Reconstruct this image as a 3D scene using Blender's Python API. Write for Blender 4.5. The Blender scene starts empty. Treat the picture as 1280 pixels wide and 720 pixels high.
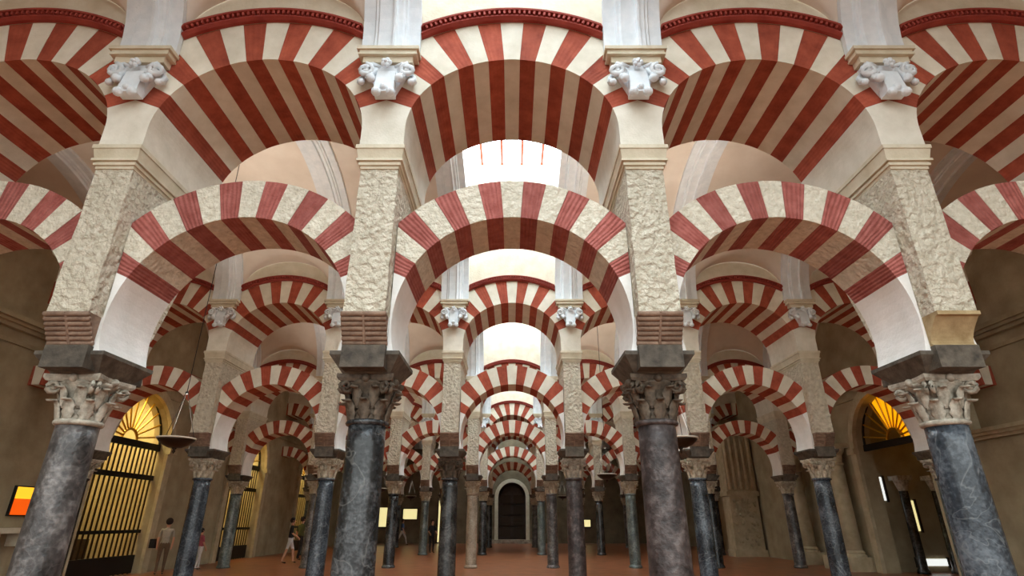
import bpy, bmesh, math, random
from mathutils import Vector, Matrix
random.seed(7)
PI = math.pi
R = math.radians
scene = bpy.context.scene
col = scene.collection

# ------------------------------------------------------------------ camera, world, exposure
B = 3.1                      # bay width
Y0 = 6.03                    # axis of the first arcade
S = 8.57                     # distance between arcades
NARC = 5
YEND = 47.5
XW = 12.6                    # side walls
PITCH = 22.87
cam = bpy.data.cameras.new('camera'); camo = bpy.data.objects.new('camera', cam); col.objects.link(camo)
camo.location = (0.0, 0.0, 1.63)
camo.rotation_euler = (R(90 + PITCH), 0, 0)
cam.sensor_width = 36.0; cam.lens = 36.0 * 690.0 / 1280.0; cam.clip_start = 0.05; cam.clip_end = 300
scene.camera = camo
world = bpy.data.worlds.new('world'); scene.world = world; world.use_nodes = True
wn = world.node_tree.nodes; wl = world.node_tree.links
bg = wn['Background']; bg.inputs[1].default_value = 2.3
wg = wn.new('ShaderNodeTexCoord'); ws = wn.new('ShaderNodeSeparateXYZ'); wr = wn.new('ShaderNodeValToRGB')   # pale even sky over dark ground
wl.new(wg.outputs['Generated'], ws.inputs[0]); wl.new(ws.outputs['Z'], wr.inputs[0]); wl.new(wr.outputs[0], bg.inputs[0])
wr.color_ramp.elements[0].position = 0.0; wr.color_ramp.elements[0].color = (0.10, 0.075, 0.055, 1)
wr.color_ramp.elements[1].position = 0.02; wr.color_ramp.elements[1].color = (0.93, 0.99, 0.97, 1)
scene.view_settings.view_transform = 'Standard'
scene.view_settings.look = 'None'
scene.view_settings.gamma = 1.0
scene.view_settings.use_curve_mapping = False
scene.view_settings.exposure = 0.36
scene.cycles.max_bounces = 12; scene.cycles.diffuse_bounces = 8; scene.cycles.glossy_bounces = 4
SKY_STRENGTH = 8.0           # daylight behind the skylight panes
CHAPEL_WATTS = 300.0
VAULT_FILL_WATTS = 52.0  # strength of the fill light added in each dish lamp

# ------------------------------------------------------------------ materials
def lin(c):
    c = c / 255.0
    return c / 12.92 if c <= 0.04045 else ((c + 0.055) / 1.055) ** 2.4
def rgb(r, g, b): return (lin(r), lin(g), lin(b), 1.0)

def mat(name, c1, c2=None, scale=6.0, rough=0.8, bump=0.0, bscale=40.0, detail=6.0, metal=0.0, coords='Object',
        stops=None, emis=None, estr=0.0, rand=0.0, stripes=None, spec=0.4, dist=0.02, warp=0.0):
    m = bpy.data.materials.new(name); m.use_nodes = True
    nt = m.node_tree; n = nt.nodes; l = nt.links
    p = n['Principled BSDF']
    p.inputs['Roughness'].default_value = rough; p.inputs['Metallic'].default_value = metal
    p.inputs['Specular IOR Level'].default_value = spec
    tc = n.new('ShaderNodeTexCoord')
    src = tc.outputs[coords]
    colour = None
    if c2 is not None:
        nz = n.new('ShaderNodeTexNoise'); nz.inputs['Scale'].default_value = scale; nz.inputs['Detail'].default_value = detail
        nz.inputs['Roughness'].default_value = 0.62; nz.inputs['Distortion'].default_value = warp
        oi = n.new('ShaderNodeObjectInfo'); ad = n.new('ShaderNodeVectorMath'); ad.operation = 'ADD'
        mu = n.new('ShaderNodeVectorMath'); mu.operation = 'SCALE'; mu.inputs['Scale'].default_value = 37.0
        cx = n.new('ShaderNodeCombineXYZ'); l.new(oi.outputs['Random'], cx.inputs[0]); l.new(oi.outputs['Random'], cx.inputs[2])
        l.new(cx.outputs[0], mu.inputs[0]); l.new(src, ad.inputs[0]); l.new(mu.outputs[0], ad.inputs[1])
        l.new(ad.outputs[0], nz.inputs['Vector'])
        cr = n.new('ShaderNodeValToRGB'); e = cr.color_ramp.elements
        lo, hi = stops if stops else (0.3, 0.7)
        e[0].position = lo; e[0].color = c1; e[1].position = hi; e[1].color = c2
        l.new(nz.outputs['Fac'], cr.inputs[0]); colour = cr.outputs[0]
        if rand > 0:
            hs = n.new('ShaderNodeHueSaturation'); mr = n.new('ShaderNodeMapRange')
            mr.inputs['To Min'].default_value = 1 - rand; mr.inputs['To Max'].default_value = 1 + rand
            l.new(oi.outputs['Random'], mr.inputs['Value']); l.new(mr.outputs[0], hs.inputs['Value']); l.new(colour, hs.inputs['Color'])
            colour = hs.outputs[0]
        l.new(colour, p.inputs['Base Color'])
    else:
        p.inputs['Base Color'].default_value = c1
    if bump > 0:
        nb = n.new('ShaderNodeTexNoise'); nb.inputs['Scale'].default_value = bscale; nb.inputs['Detail'].default_value = 4.0
        l.new(src, nb.inputs['Vector'])
        h = nb.outputs['Fac']
        if stripes:
            uv = n.new('ShaderNodeUVMap'); wv = n.new('ShaderNodeTexWave'); wv.wave_type = 'BANDS'; wv.bands_direction = 'X'
            wv.inputs['Scale'].default_value = stripes; wv.inputs['Distortion'].default_value = 1.5; wv.inputs['Detail'].default_value = 2.0
            l.new(uv.outputs[0], wv.inputs['Vector'])
            mx = n.new('ShaderNodeMath'); mx.operation = 'ADD'; l.new(h, mx.inputs[0]); l.new(wv.outputs['Fac'], mx.inputs[1]); h = mx.outputs[0]
        bp = n.new('ShaderNodeBump'); bp.inputs['Strength'].default_value = bump; bp.inputs['Distance'].default_value = dist
        l.new(h, bp.inputs['Height']); l.new(bp.outputs[0], p.inputs['Normal'])
    if emis:
        p.inputs['Emission Color'].default_value = emis; p.inputs['Emission Strength'].default_value = estr
    return m

M = {}
M['red'] = mat('red_brick', rgb(140, 60, 42), rgb(180, 90, 66), 5, 0.85, 0.25, 60, rand=0.12, stripes=2.2, dist=0.01)
M['red_rough'] = mat('worn_red_brick', rgb(142, 72, 64), rgb(178, 106, 98), 7, 0.9, 0.6, 50, rand=0.12, stripes=2.6, dist=0.02)
M['cream'] = mat('cream_voussoir_stone', rgb(212, 205, 186), rgb(236, 231, 216), 3, 0.85, 0.15, 50, rand=0.05)
M['cream_rough'] = mat('worn_cream_stone', rgb(196, 188, 168), rgb(230, 223, 206), 12, 0.95, 1.0, 18, rand=0.05, dist=0.05)
M['pier'] = mat('weathered_pier_stone', rgb(190, 181, 160), rgb(222, 214, 196), 11, 0.95, 1.0, 15, rand=0.04, dist=0.09)
M['block'] = mat('dressed_limestone', rgb(214, 208, 192), rgb(234, 229, 216), 4, 0.85, 0.2, 40, rand=0.04)
M['cornice'] = mat('limestone_moulding', rgb(200, 190, 164), rgb(224, 215, 194), 4, 0.8, 0.15, 40)
M['white'] = mat('whitewashed_plaster', rgb(230, 229, 224), rgb(247, 246, 243), 3, 0.85, 0.2, 30)
M['sky_tint_white'] = mat('sky_tinted_white_stone', rgb(214, 222, 228), rgb(234, 239, 243), 5, 0.7, 0.1, 60)  # white stone with the bluish cast of the skylight put into its colour
M['vault'] = mat('vault_plaster', rgb(216, 204, 190), rgb(232, 222, 210), 1.2, 0.9, 0.05, 20)
M['wallup'] = mat('upper_wall_stone', rgb(206, 196, 172), rgb(226, 218, 200), 3.0, 0.9, 0.3, 25)
M['label'] = mat('red_painted_moulding', rgb(140, 54, 46), rgb(166, 72, 60), 6, 0.8, 0.1, 40)
M['roll'] = mat('brown_corbel_stone', rgb(108, 84, 70), rgb(158, 132, 112), 9, 0.8, 0.2, 50, rand=0.1)
M['scotia'] = mat('ochre_corbel_stone', rgb(150, 126, 88), rgb(190, 168, 128), 6, 0.8, 0.2, 40)
M['impost'] = mat('grey_impost_stone', rgb(58, 52, 46), rgb(106, 98, 86), 8, 0.75, 0.3, 40, rand=0.15)
M['cap_dark'] = mat('dark_capital_stone', rgb(58, 48, 40), rgb(116, 102, 86), 14, 0.6, 0.3, 50)
M['cap_grey'] = mat('grey_capital_marble', rgb(122, 114, 100), rgb(204, 196, 180), 12, 0.6, 0.3, 50)
M['cap_light'] = mat('pale_capital_marble', rgb(150, 136, 112), rgb(214, 204, 184), 12, 0.6, 0.3, 50)
def marble(name, dark, mid, light, vein, scale=3.0, fine=22.0, rough=0.28, bump=0.15, vein_w=0.03, contrast=0.16):
    m = bpy.data.materials.new(name); m.use_nodes = True; nt = m.node_tree; n = nt.nodes; l = nt.links; p = n['Principled BSDF']
    p.inputs['Roughness'].default_value = rough
    tc = n.new('ShaderNodeTexCoord'); oi = n.new('ShaderNodeObjectInfo'); sc_ = n.new('ShaderNodeVectorMath'); sc_.operation = 'SCALE'; sc_.inputs['Scale'].default_value = 31.0
    cx = n.new('ShaderNodeCombineXYZ'); l.new(oi.outputs['Random'], cx.inputs[0]); l.new(oi.outputs['Random'], cx.inputs[2]); l.new(cx.outputs[0], sc_.inputs[0])
    ad = n.new('ShaderNodeVectorMath'); ad.operation = 'ADD'; l.new(tc.outputs['Object'], ad.inputs[0]); l.new(sc_.outputs[0], ad.inputs[1])
    def noise(sv, det, dis=0.0):
        k = n.new('ShaderNodeTexNoise'); k.inputs['Scale'].default_value = sv; k.inputs['Detail'].default_value = det; k.inputs['Distortion'].default_value = dis
        l.new(ad.outputs[0], k.inputs['Vector']); return k.outputs['Fac']
    def math_(op, a, b):
        k = n.new('ShaderNodeMath'); k.operation = op
        for i, q in enumerate((a, b)):
            if isinstance(q, (int, float)): k.inputs[i].default_value = q
            else: l.new(q, k.inputs[i])
        return k.outputs[0]
    big, small = noise(scale, 5.0, 0.3), noise(fine, 4.0)
    mix = math_('ADD', math_('MULTIPLY', big, 0.62), math_('MULTIPLY', small, 0.38))
    cr = n.new('ShaderNodeValToRGB'); e = cr.color_ramp.elements
    e[0].position = 0.5 - contrast; e[0].color = dark; e[1].position = 0.5 + contrast; e[1].color = light
    k = cr.color_ramp.elements.new(0.5); k.color = mid
    l.new(mix, cr.inputs[0])
    vn = math_('ABSOLUTE', math_('SUBTRACT', noise(scale * 0.7, 3.0, 1.2), 0.5), 0)
    vm_ = n.new('ShaderNodeMapRange'); vm_.inputs['From Min'].default_value = 0.0; vm_.inputs['From Max'].default_value = vein_w; vm_.inputs['To Min'].default_value = 0.32; vm_.inputs['To Max'].default_value = 0.0
    l.new(vn, vm_.inputs['Value'])
    mx = n.new('ShaderNodeMixRGB'); l.new(vm_.outputs[0], mx.inputs['Fac']); l.new(cr.outputs[0], mx.inputs['Color1']); mx.inputs['Color2'].default_value = vein
    l.new(mx.outputs[0], p.inputs['Base Color'])
    bp = n.new('ShaderNodeBump'); bp.inputs['Strength'].default_value = bump; bp.inputs['Distance'].default_value = 0.02
    l.new(small, bp.inputs['Height']); l.new(bp.outputs[0], p.inputs['Normal'])
    return m
M['sh_grey'] = marble('mottled_grey_marble', rgb(26, 24, 24), rgb(78, 74, 73), rgb(138, 133, 130), rgb(118, 114, 110), 4.0, 20, 0.36, 0.35, 0.02)
M['sh_blue'] = marble('dark_slate_marble', rgb(14, 15, 16), rgb(42, 44, 46), rgb(98, 100, 102), rgb(140, 140, 136), 2.0, 26, 0.27, 0.15, 0.012)
M['sh_steel'] = marble('steel_blue_marble', rgb(20, 24, 29), rgb(54, 61, 69), rgb(104, 112, 120), rgb(150, 156, 158), 2.2, 26, 0.25, 0.15, 0.012)
M['sh_purple'] = marble('purple_brown_breccia', rgb(22, 18, 18), rgb(62, 53, 52), rgb(108, 98, 95), rgb(48, 40, 38), 5.0, 16, 0.5, 0.8, 0.02)
M['sh_black'] = marble('near_black_marble', rgb(20, 20, 21), rgb(48, 48, 48), rgb(88, 87, 85), rgb(120, 118, 114), 3.0, 22, 0.27, 0.1, 0.012)
M['sh_pale'] = marble('pale_grey_marble', rgb(110, 94, 80), rgb(150, 134, 116), rgb(186, 172, 154), rgb(190, 180, 165), 3.0, 22, 0.35, 0.1, 0.02)
M['sh_green'] = marble('green_grey_marble', rgb(44, 50, 49), rgb(86, 94, 91), rgb(134, 141, 136), rgb(160, 164, 158), 3.0, 22, 0.28, 0.1, 0.02)
M['beige_stone'] = mat('beige_respond_stone', rgb(168, 154, 124), rgb(200, 187, 158), 3, 0.85, 0.2, 25)
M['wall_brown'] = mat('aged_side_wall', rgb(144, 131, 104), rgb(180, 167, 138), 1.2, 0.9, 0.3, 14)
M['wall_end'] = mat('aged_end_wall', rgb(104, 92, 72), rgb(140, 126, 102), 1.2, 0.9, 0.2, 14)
M['floor'] = mat('polished_terracotta_floor', rgb(120, 70, 44), rgb(168, 108, 72), 2.2, 0.30, 0.08, 8, detail=8)
M['iron'] = mat('black_iron', (0.012, 0.011, 0.010, 1), None, rough=0.5, metal=0.3)
M['bronze'] = mat('dark_bronze', rgb(52, 40, 30), None, rough=0.4, metal=0.7)
M['gold'] = mat('gilded_iron', rgb(196, 150, 40), None, rough=0.35, metal=0.55)
M['gold_wall'] = mat('gilded_altarpiece', rgb(196, 156, 44), rgb(246, 216, 104), 4, 0.5, 0.5, 8, stops=(0.35, 0.6))
M['dark_wood'] = mat('dark_wood', rgb(34, 24, 18), rgb(62, 44, 32), 5, 0.6, 0.2, 20)
M['rim'] = mat('white_lamp_rim', rgb(214, 206, 190), None, rough=0.4)
M['bar'] = mat('skylight_bar_paint', rgb(190, 96, 70), None, rough=0.6)
M['pane'] = mat('skylight_pane', (0.8, 0.9, 1, 1), None, rough=0.2, emis=(0.74, 0.91, 1.0, 1), estr=SKY_STRENGTH)
M['lit_orange'] = mat('lit_orange_panel', rgb(220, 90, 20), None, rough=0.4, emis=rgb(230, 84, 8), estr=0.75)
M['lit_yellow'] = mat('lit_yellow_panel', rgb(240, 200, 60), None, rough=0.4, emis=rgb(250, 190, 40), estr=0.85)
M['lit_white'] = mat('lit_white_panel', rgb(235, 238, 235), None, rough=0.4, emis=rgb(236, 240, 236), estr=0.8)
M['lit_cream'] = mat('lit_cream_window', rgb(240, 230, 170), None, rough=0.4, emis=rgb(240, 226, 160), estr=0.75)
M['lit_amber'] = mat('lit_amber_glass', rgb(240, 170, 20), None, rough=0.3, emis=rgb(245, 170, 10), estr=0.8)
M['skin'] = mat('skin', rgb(196, 146, 118), None, rough=0.6)
def cloth(n, r, g, b): M[n] = mat(n, rgb(int(r * .85), int(g * .85), int(b * .85)), rgb(r, g, b), 12, 0.9)
cloth('grey_cloth', 168, 158, 142); cloth('dark_cloth', 34, 30, 34); cloth('pink_cloth', 170, 84, 96); cloth('white_cloth', 226, 222, 218)
cloth('blue_cloth', 70, 96, 140); cloth('brown_cloth', 104, 82, 62); cloth('green_cloth', 92, 98, 60); cloth('hair_dark', 36, 22, 18)

# ------------------------------------------------------------------ helpers
def link(o): col.objects.link(o); return o
def mesh(name, verts, faces, m, smooth=False, uvs=None):
    me = bpy.data.meshes.new(name); me.from_pydata([tuple(v) for v in verts], [], faces)
    me.materials.append(M[m] if isinstance(m, str) else m)
    if smooth: me.polygons.foreach_set('use_smooth', [True] * len(me.polygons))
    if uvs is not None:
        ul = me.uv_layers.new(name='UVMap')
        for lp in me.loops: ul.data[lp.index].uv = uvs[lp.vertex_index]
    me.update()
    return me
def obj(name, me, parent=None, loc=(0, 0, 0), rz=0.0):
    o = bpy.data.objects.new(name, me); link(o); o.location = loc; o.rotation_euler = (0, 0, rz)
    if parent is not None: o.parent = parent
    return o
def tag(o, label, cat, group=None, kind=None):
    o['label'] = label; o['category'] = cat
    if group: o['group'] = group
    if kind: o['kind'] = kind
    return o
def thing(name, label, cat, loc=(0, 0, 0), rz=0.0, group=None, kind=None):
    o = bpy.data.objects.new(name, None); link(o); o.location = loc; o.rotation_euler = (0, 0, rz); o.empty_display_size = 0.2
    return tag(o, label, cat, group, kind)
def struct(name, me, label, cat='wall', loc=(0, 0, 0)):
    o = obj(name, me, None, loc); return tag(o, label, cat, None, 'structure')

class MB:
    def __init__(s): s.v = []; s.f = []; s.uv = []
    def add(s, v, f):
        k = len(s.v); s.v += [tuple(p) for p in v]; s.f += [[i + k for i in q] for q in f]
    def box(s, x0, x1, y0, y1, z0, z1):
        s.add([(x0, y0, z0), (x1, y0, z0), (x1, y1, z0), (x0, y1, z0), (x0, y0, z1), (x1, y0, z1), (x1, y1, z1), (x0, y1, z1)],
              [[0, 3, 2, 1], [4, 5, 6, 7], [0, 1, 5, 4], [1, 2, 6, 5], [2, 3, 7, 6], [3, 0, 4, 7]])
    def frustum(s, a0, b0, z0, a1, b1, z1):     # half sizes bottom/top
        s.add([(-a0, -b0, z0), (a0, -b0, z0), (a0, b0, z0), (-a0, b0, z0), (-a1, -b1, z1), (a1, -b1, z1), (a1, b1, z1), (-a1, b1, z1)],
              [[0, 3, 2, 1], [4, 5, 6, 7], [0, 1, 5, 4], [1, 2, 6, 5], [2, 3, 7, 6], [3, 0, 4, 7]])
    def prism(s, poly, y0, y1):                 # polygon in x,z counter-clockwise seen from -y
        n = len(poly)
        v = [(x, y0, z) for x, z in poly] + [(x, y1, z) for x, z in poly]
        f = [list(range(n)), list(range(2 * n - 1, n - 1, -1))]
        f += [[i, i + n, (i + 1) % n + n, (i + 1) % n] for i in range(n)]
        s.add(v, f)
    def lathe(s, prof, n=24, c=(0, 0), cap=True):
        k = len(prof); v = []
        for r, z in prof:
            for i in range(n):
                a = 2 * PI * i / n; v.append((c[0] + r * math.cos(a), c[1] + r * math.sin(a), z))
        f = [[j * n + i, j * n + (i + 1) % n, (j + 1) * n + (i + 1) % n, (j + 1) * n + i] for j in range(k - 1) for i in range(n)]
        if cap: f += [list(range(n - 1, -1, -1)), list(range((k - 1) * n, k * n))]
        s.add(v, f)
    def tube(s, pts, r, n=6, cap=True):
        pts = [Vector(p) for p in pts]; rings = []
        rs = r if isinstance(r, (list, tuple)) else [r] * len(pts)
        for i, p in enumerate(pts):
            d = (pts[min(i + 1, len(pts) - 1)] - pts[max(i - 1, 0)]).normalized()
            u = d.cross(Vector((0, 0, 1))) if abs(d.z) < 0.95 else d.cross(Vector((0, 1, 0)))
            u.normalize(); w = d.cross(u)
            rings.append([p + (u * math.cos(2 * PI * k / n) + w * math.sin(2 * PI * k / n)) * rs[i] for k in range(n)])
        v = [q for rg in rings for q in rg]; m_ = len(pts)
        f = [[j * n + i, (j + 1) * n + i, (j + 1) * n + (i + 1) % n, j * n + (i + 1) % n] for j in range(m_ - 1) for i in range(n)]
        if cap: f += [list(range(n)), list(range(m_ * n - 1, (m_ - 1) * n - 1, -1))]
        s.add(v, f)
    def ball(s, c, r, n=8, sz=1.0):
        prof = [(max(1e-4, r * math.sin(PI * i / n)), c[2] - r * sz * math.cos(PI * i / n)) for i in range(n + 1)]
        s.lathe(prof, n + 2, (c[0], c[1]), cap=False)
    def me(s, name, m, smooth=False): return mesh(name, s.v, s.f, m, smooth)

def clip(poly, xa, keep_less):
    out = []; n = len(poly); ins = lambda p: (p[0] <= xa) if keep_less else (p[0] >= xa)
    for i in range(n):
        p, q = poly[i], poly[(i + 1) % n]
        if ins(p): out.append(p)
        if ins(p) != ins(q):
            t = (xa - p[0]) / (q[0] - p[0]); out.append((xa, p[1] + t * (q[1] - p[1])))
    return out

def ordinal(k): return ['', 'first', 'second', 'third', 'fourth', 'fifth'][k]
def row_words(a): return '%s row from dark portal' % ordinal(NARC - a)
def side_words(x): return 'toward golden grilles' if x < 0 else 'toward fluted pier'
def bay_words(b): return 'over centre aisle' if b == 0 else '%s bay %s' % (ordinal(abs(b)), side_words(b))

# ------------------------------------------------------------------ arch geometry (x, z) about a bay centre
LZ, LRI, LRO, LA0 = 3.60, 1.30, 1.80, 24.0         # lower arch: centre height, radii, first joint angle
PW = 0.225                                         # half width of the rough pier
LXO = B / 2 - PW - 0.004                                   # pier flank
LY = 0.41                                          # half depth of lower arch
UZ, UA, UB, UC, UA0 = 5.98, 1.29, 1.10, 5.83, 20.9 # upper arch: ellipse centre, half axes, joint centre, first joint angle
UEZ, UER = 5.36, 2.36                              # extrados circle of the upper arch
UY, UK = 0.65, 0.98                                # upper arch: depth in front of and behind the column axis
Z_IMP, Z_PIER0, Z_CORN0, Z_CORN1, Z_ABA = 3.28, 3.65, 5.42, 5.72, 7.11
NV = 15

def upper_in(t):       # point of the intrados seen from the joint centre under angle t
    c, s = math.cos(t), math.sin(t); d = UC - UZ
    A = (c / UA) ** 2 + (s / UB) ** 2; Bq = 2 * d * s / UB ** 2; Cq = (d / UB) ** 2 - 1
    r = (-Bq + math.sqrt(Bq * Bq - 4 * A * Cq)) / (2 * A)
    return (r * c, UC + r * s)
def upper_out(t):
    c, s = math.cos(t), math.sin(t); d = UC - UEZ
    r = -d * s + math.sqrt((d * s) ** 2 - d * d + UER ** 2)
    if abs(c) > 1e-6: r = min(r, (B / 2 - 0.002) / abs(c))
    return (r * c, UC + r * s)
def lower_in(t): return (LRI * math.cos(t), LZ + LRI * math.sin(t))
def lower_out(t):
    c = math.cos(t); r = LRO if abs(c) < 1e-6 else min(LRO, LXO / abs(c))
    return (r * math.cos(t), LZ + r * math.sin(t))

def arch_pieces(kind):
    fin, fout, a0, zc, hy = (upper_in, upper_out, UA0, UC, UY) if kind == 'u' else (lower_in, lower_out, LA0, LZ, LY)
    out = []
    step = (180 - 2 * a0) / NV
    for i in range(NV):
        ta, tb = R(a0 + i * step), R(a0 + (i + 1) * step)
        g = 0.0006
        ts = [ta + g + (tb - ta - 2 * g) * k / 5 for k in range(6)]
        corner = []
        if kind == 'u':
            tc = math.atan2(UEZ + math.sqrt(UER ** 2 - (B / 2) ** 2) - UC, B / 2)
        else:
            tc = math.acos(LXO / LRO)
        to = sorted(ts + [q for q in (tc, PI - tc) if ta < q < tb])
        poly = [fout(t) for t in to] + [fin(t) for t in reversed(ts)]
        # seen from -y, increasing angle runs right to left: outer forward + inner back is counter-clockwise
        out.append((poly, i % 2 == 0, zc))
    return out
def voussoir_mesh(poly, red, zc, hy, hb, mats):
    mb = MB(); e = 0.0 if not red else 0.004
    mb.prism(poly, -hy + e, hb - e)
    uvs = []
    for x, y, z in mb.v:
        uvs.append((math.atan2(z - zc, x) * 4.0, math.hypot(x, z - zc) + y))
    return mesh('voussoir', mb.v, mb.f, mats[0] if red else mats[1], uvs=uvs)
UP = arch_pieces('u'); LP = arch_pieces('l')
VM = {}
def vm(kind, i, rough, cut):
    k = (kind, i, rough, cut)
    if k not in VM:
        poly, red, zc = (UP if kind == 'u' else LP)[i]
        if cut: poly = clip(poly, cut, cut > 0)
        VM[k] = voussoir_mesh(poly, red, zc, UY if kind == 'u' else LY, UK if kind == 'u' else LY, ('red_rough', 'cream_rough') if rough else ('red', 'cream')) if len(poly) >= 3 else None
    return VM[k]

# ------------------------------------------------------------------ floor and shell
YB = Y0 - S                                            # axis of the arcade behind the viewer
mb = MB(); mb.box(-XW - 4, XW + 4, YB - 1, YEND + 2, -0.2, 0.0)
struct('floor', mb.me('floor', 'floor'), 'polished reddish brown stone floor under all the columns', 'floor')

def main_z(t): return 7.2 + 2.6 * math.sin(t)
def lunette_z(x, dwall):
    q = 1 - (x / 1.25) ** 2
    return -1 if q <= 0 else 7.05 + (1.25 + 0.22 * min(dwall, 2.5)) * q ** 0.34
def vault_web(half, j0=0):
    xs = [-B / 2 + B * i / 40 for i in range(41)]; nt = 48
    v = []; f = []
    for j in range(nt + 1 - j0):
        t = PI * (j + j0) / nt; y = -half * math.cos(t); dw = min(y + half, half - y)
        for x in xs: v.append((x, y, max(main_z(t), lunette_z(x, dw))))
    w = len(xs)
    for j in range(nt - j0):
        for i in range(w - 1): f.append([j * w + i, (j + 1) * w + i, (j + 1) * w + i + 1, j * w + i + 1])
    return mesh('vault_web', v, f, 'vault', True)
def rib_mesh(half):
    prof = [(-0.37, 0.0), (-0.37, 0.07), (-0.22, 0.07), (-0.20, 0.11), (-0.17, 0.11), (-0.15, 0.14), (0.03, 0.14), (0.045, 0.19), (0.075, 0.19), (0.09, 0.14), (0.15, 0.14), (0.17, 0.11), (0.20, 0.11), (0.22, 0.07), (0.37, 0.07), (0.37, 0.0)]
    nt = 40; v = []; f = []; n = len(prof)
    path = [None]
    for j in range(nt + 1):
        t = PI * j / nt; a, b = half, 2.6
        nx, nz = math.cos(t) / a, -math.sin(t) / b; k = math.hypot(nx, nz)
        path.append((-half * math.cos(t), main_z(t), (nx / k, nz / k)))
    path.append((half, Z_ABA + .003, (-1, 0)))
    path[0] = (-half, Z_ABA + .003, (1, 0))
    for y, z, (ny, nz) in path:
        for px, d in prof: v.append((px, y + ny * d, z + nz * d))
    for j in range(len(path) - 1):
        for i in range(n - 1): f.append([j * n + i, j * n + i + 1, (j + 1) * n + i + 1, (j + 1) * n + i])
    return mesh('vault_rib', v, f, 'sky_tint_white', False)
ZSKY = 11.6; SHX = 1.5
def shaft_mesh(half, nj=48):
    mb = MB(); nt = 48; pts = [(-half * math.cos(PI * j / nt), main_z(PI * j / nt)) for j in range(nj + 1)]; n = len(pts)
    for sx in (-1, 1):
        x = sx * SHX
        v = [(x, y, z) for y, z in pts] + [(x, y, ZSKY) for y, z in pts]
        mb.add(v, [[i, i + 1, n + i + 1, n + i] for i in range(n - 1)])
        v = [(x, y, z) for y, z in pts] + [(sx * B / 2, y, z) for y, z in pts]
        mb.add(v, [[i, i + 1, n + i + 1, n + i] for i in range(n - 1)])
    if nj < nt:
        y, z = pts[-1]; mb.add([(-SHX, y, z), (SHX, y, z), (SHX, y, ZSKY), (-SHX, y, ZSKY)], [[0, 1, 2, 3]])
    return mb.me('lantern_shaft', 'white')
TH = 0.44                                      # share of the vault arc that is open beside the centre bay
LIT = [(-1, 0, 1)] * 4 + [(), (0,)]               # bays open to a skylight; those off the centre are unseen added fill
naves = [(Y0 + S * (k - 1) + UK + 0.005, Y0 + S * k - 0.655) for k in range(NARC)] + [(Y0 + S * (NARC - 1) + UK + 0.005, YEND - 0.005)]
cache = {}
NAVE_WORD = ['sixth', 'fifth', 'fourth', 'third', 'second', 'first']; nwin = 0
for k, (ya, yb) in enumerate(naves):
    half = round((yb - ya) / 2, 4); yc = (ya + yb) / 2
    if half not in cache: cache[half] = (vault_web(half), rib_mesh(half), shaft_mesh(half), vault_web(half, 21), shaft_mesh(half, 21))
    web, rib, shaft, web2, shaft2 = cache[half]; lit = LIT[k]
    root = thing('ceiling', 'pale plaster lunette vault over nave, %s from dark portal' % NAVE_WORD[k], 'ceiling', (0, yc, 0), kind='structure')
    for b in range(-4, 5):
        if b in lit:
            obj('lantern_shaft', shaft if b == 0 else shaft2, root, (b * B, 0, 0))  # shafts off the centre are added to let in fill light
            if b: obj('vault_web', web2, root, (b * B, 0, 0))
        else: obj('vault_web', web, root, (b * B, 0, 0))
    for b in range(-4, 4): obj('vault_rib', rib, root, ((b + 0.5) * B, 0, 0))
    # skylights; the side-bay ones are added for fill light
    for b in lit:
        ye = half if b == 0 else -half * math.cos(PI * 21 / 48); npx, npy = 5, (4 if b == 0 else 2)
        hl, ym = (ye + half) / 2, (ye - half) / 2; pw, ph = SHX / npx, hl / npy; key = (half, b == 0)
        if key not in cache:
            m_ = MB(); m_.box(-pw, pw, -ph, ph, 0, 0.02); p0 = m_.me('pane', 'pane')
            m_ = MB(); m_.box(-0.035, 0.035, -hl + .01, hl - .01, -0.06, 0.028); p1 = m_.me('glazing_bar', 'bar')
            m_ = MB(); m_.box(-SHX + .01, SHX - .01, -0.03, 0.03, -0.05, 0.028); cache[key] = (p0, p1, m_.me('glazing_bar', 'bar'))
        p0, p1, p2 = cache[key]; nwin += 1
        w = thing('window_%d' % nwin, 'glazed skylight with red bars (added for fill in side bays), %s, %s nave from dark portal' % (bay_words(b), NAVE_WORD[k]), 'window', (b * B, yc + ym, ZSKY), kind='structure')
        for i in range(npx):
            for j in range(npy): obj('pane', p0, w, (-SHX + (2 * i + 1) * pw, -hl + (2 * j + 1) * ph, 0.03))
        for i in range(1, npx): obj('glazing_bar', p1, w, (-SHX + 2 * i * pw, 0, 0))
        for j in range(1, npy): obj('glazing_bar', p2, w, (0, -hl + 2 * j * ph, 0))

# upper wall of each arcade above the upper arches
def upper_wall(bays):
    mb = MB()
    for b in bays:
        n = 24; xs = [-B / 2 + B * i / n for i in range(n + 1)]
        top = ZSKY if abs(b) < 2 else 10.0
        lo = [(x, UEZ + math.sqrt(UER ** 2 - x * x) + 0.004) for x in xs]
        poly = [(b * B + x, z) for x, z in lo] + [(b * B + B / 2, top), (b * B - B / 2, top)]
        mb.prism(poly, -UY, UK)
    return mb.me('wall_upper', 'wallup')
def bays_of(a): return range(-2, 3) if a == 0 else range(-4, 5)
uw = {}
for a in range(NARC):
    key = len(list(bays_of(a)))
    if key not in uw: uw[key] = upper_wall(bays_of(a))
    struct('wall_upper_%d' % (a + 1), uw[key], 'cream stone wall above the upper arches, %s' % row_words(a), 'wall', (0, Y0 + S * a, 0))

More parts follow.
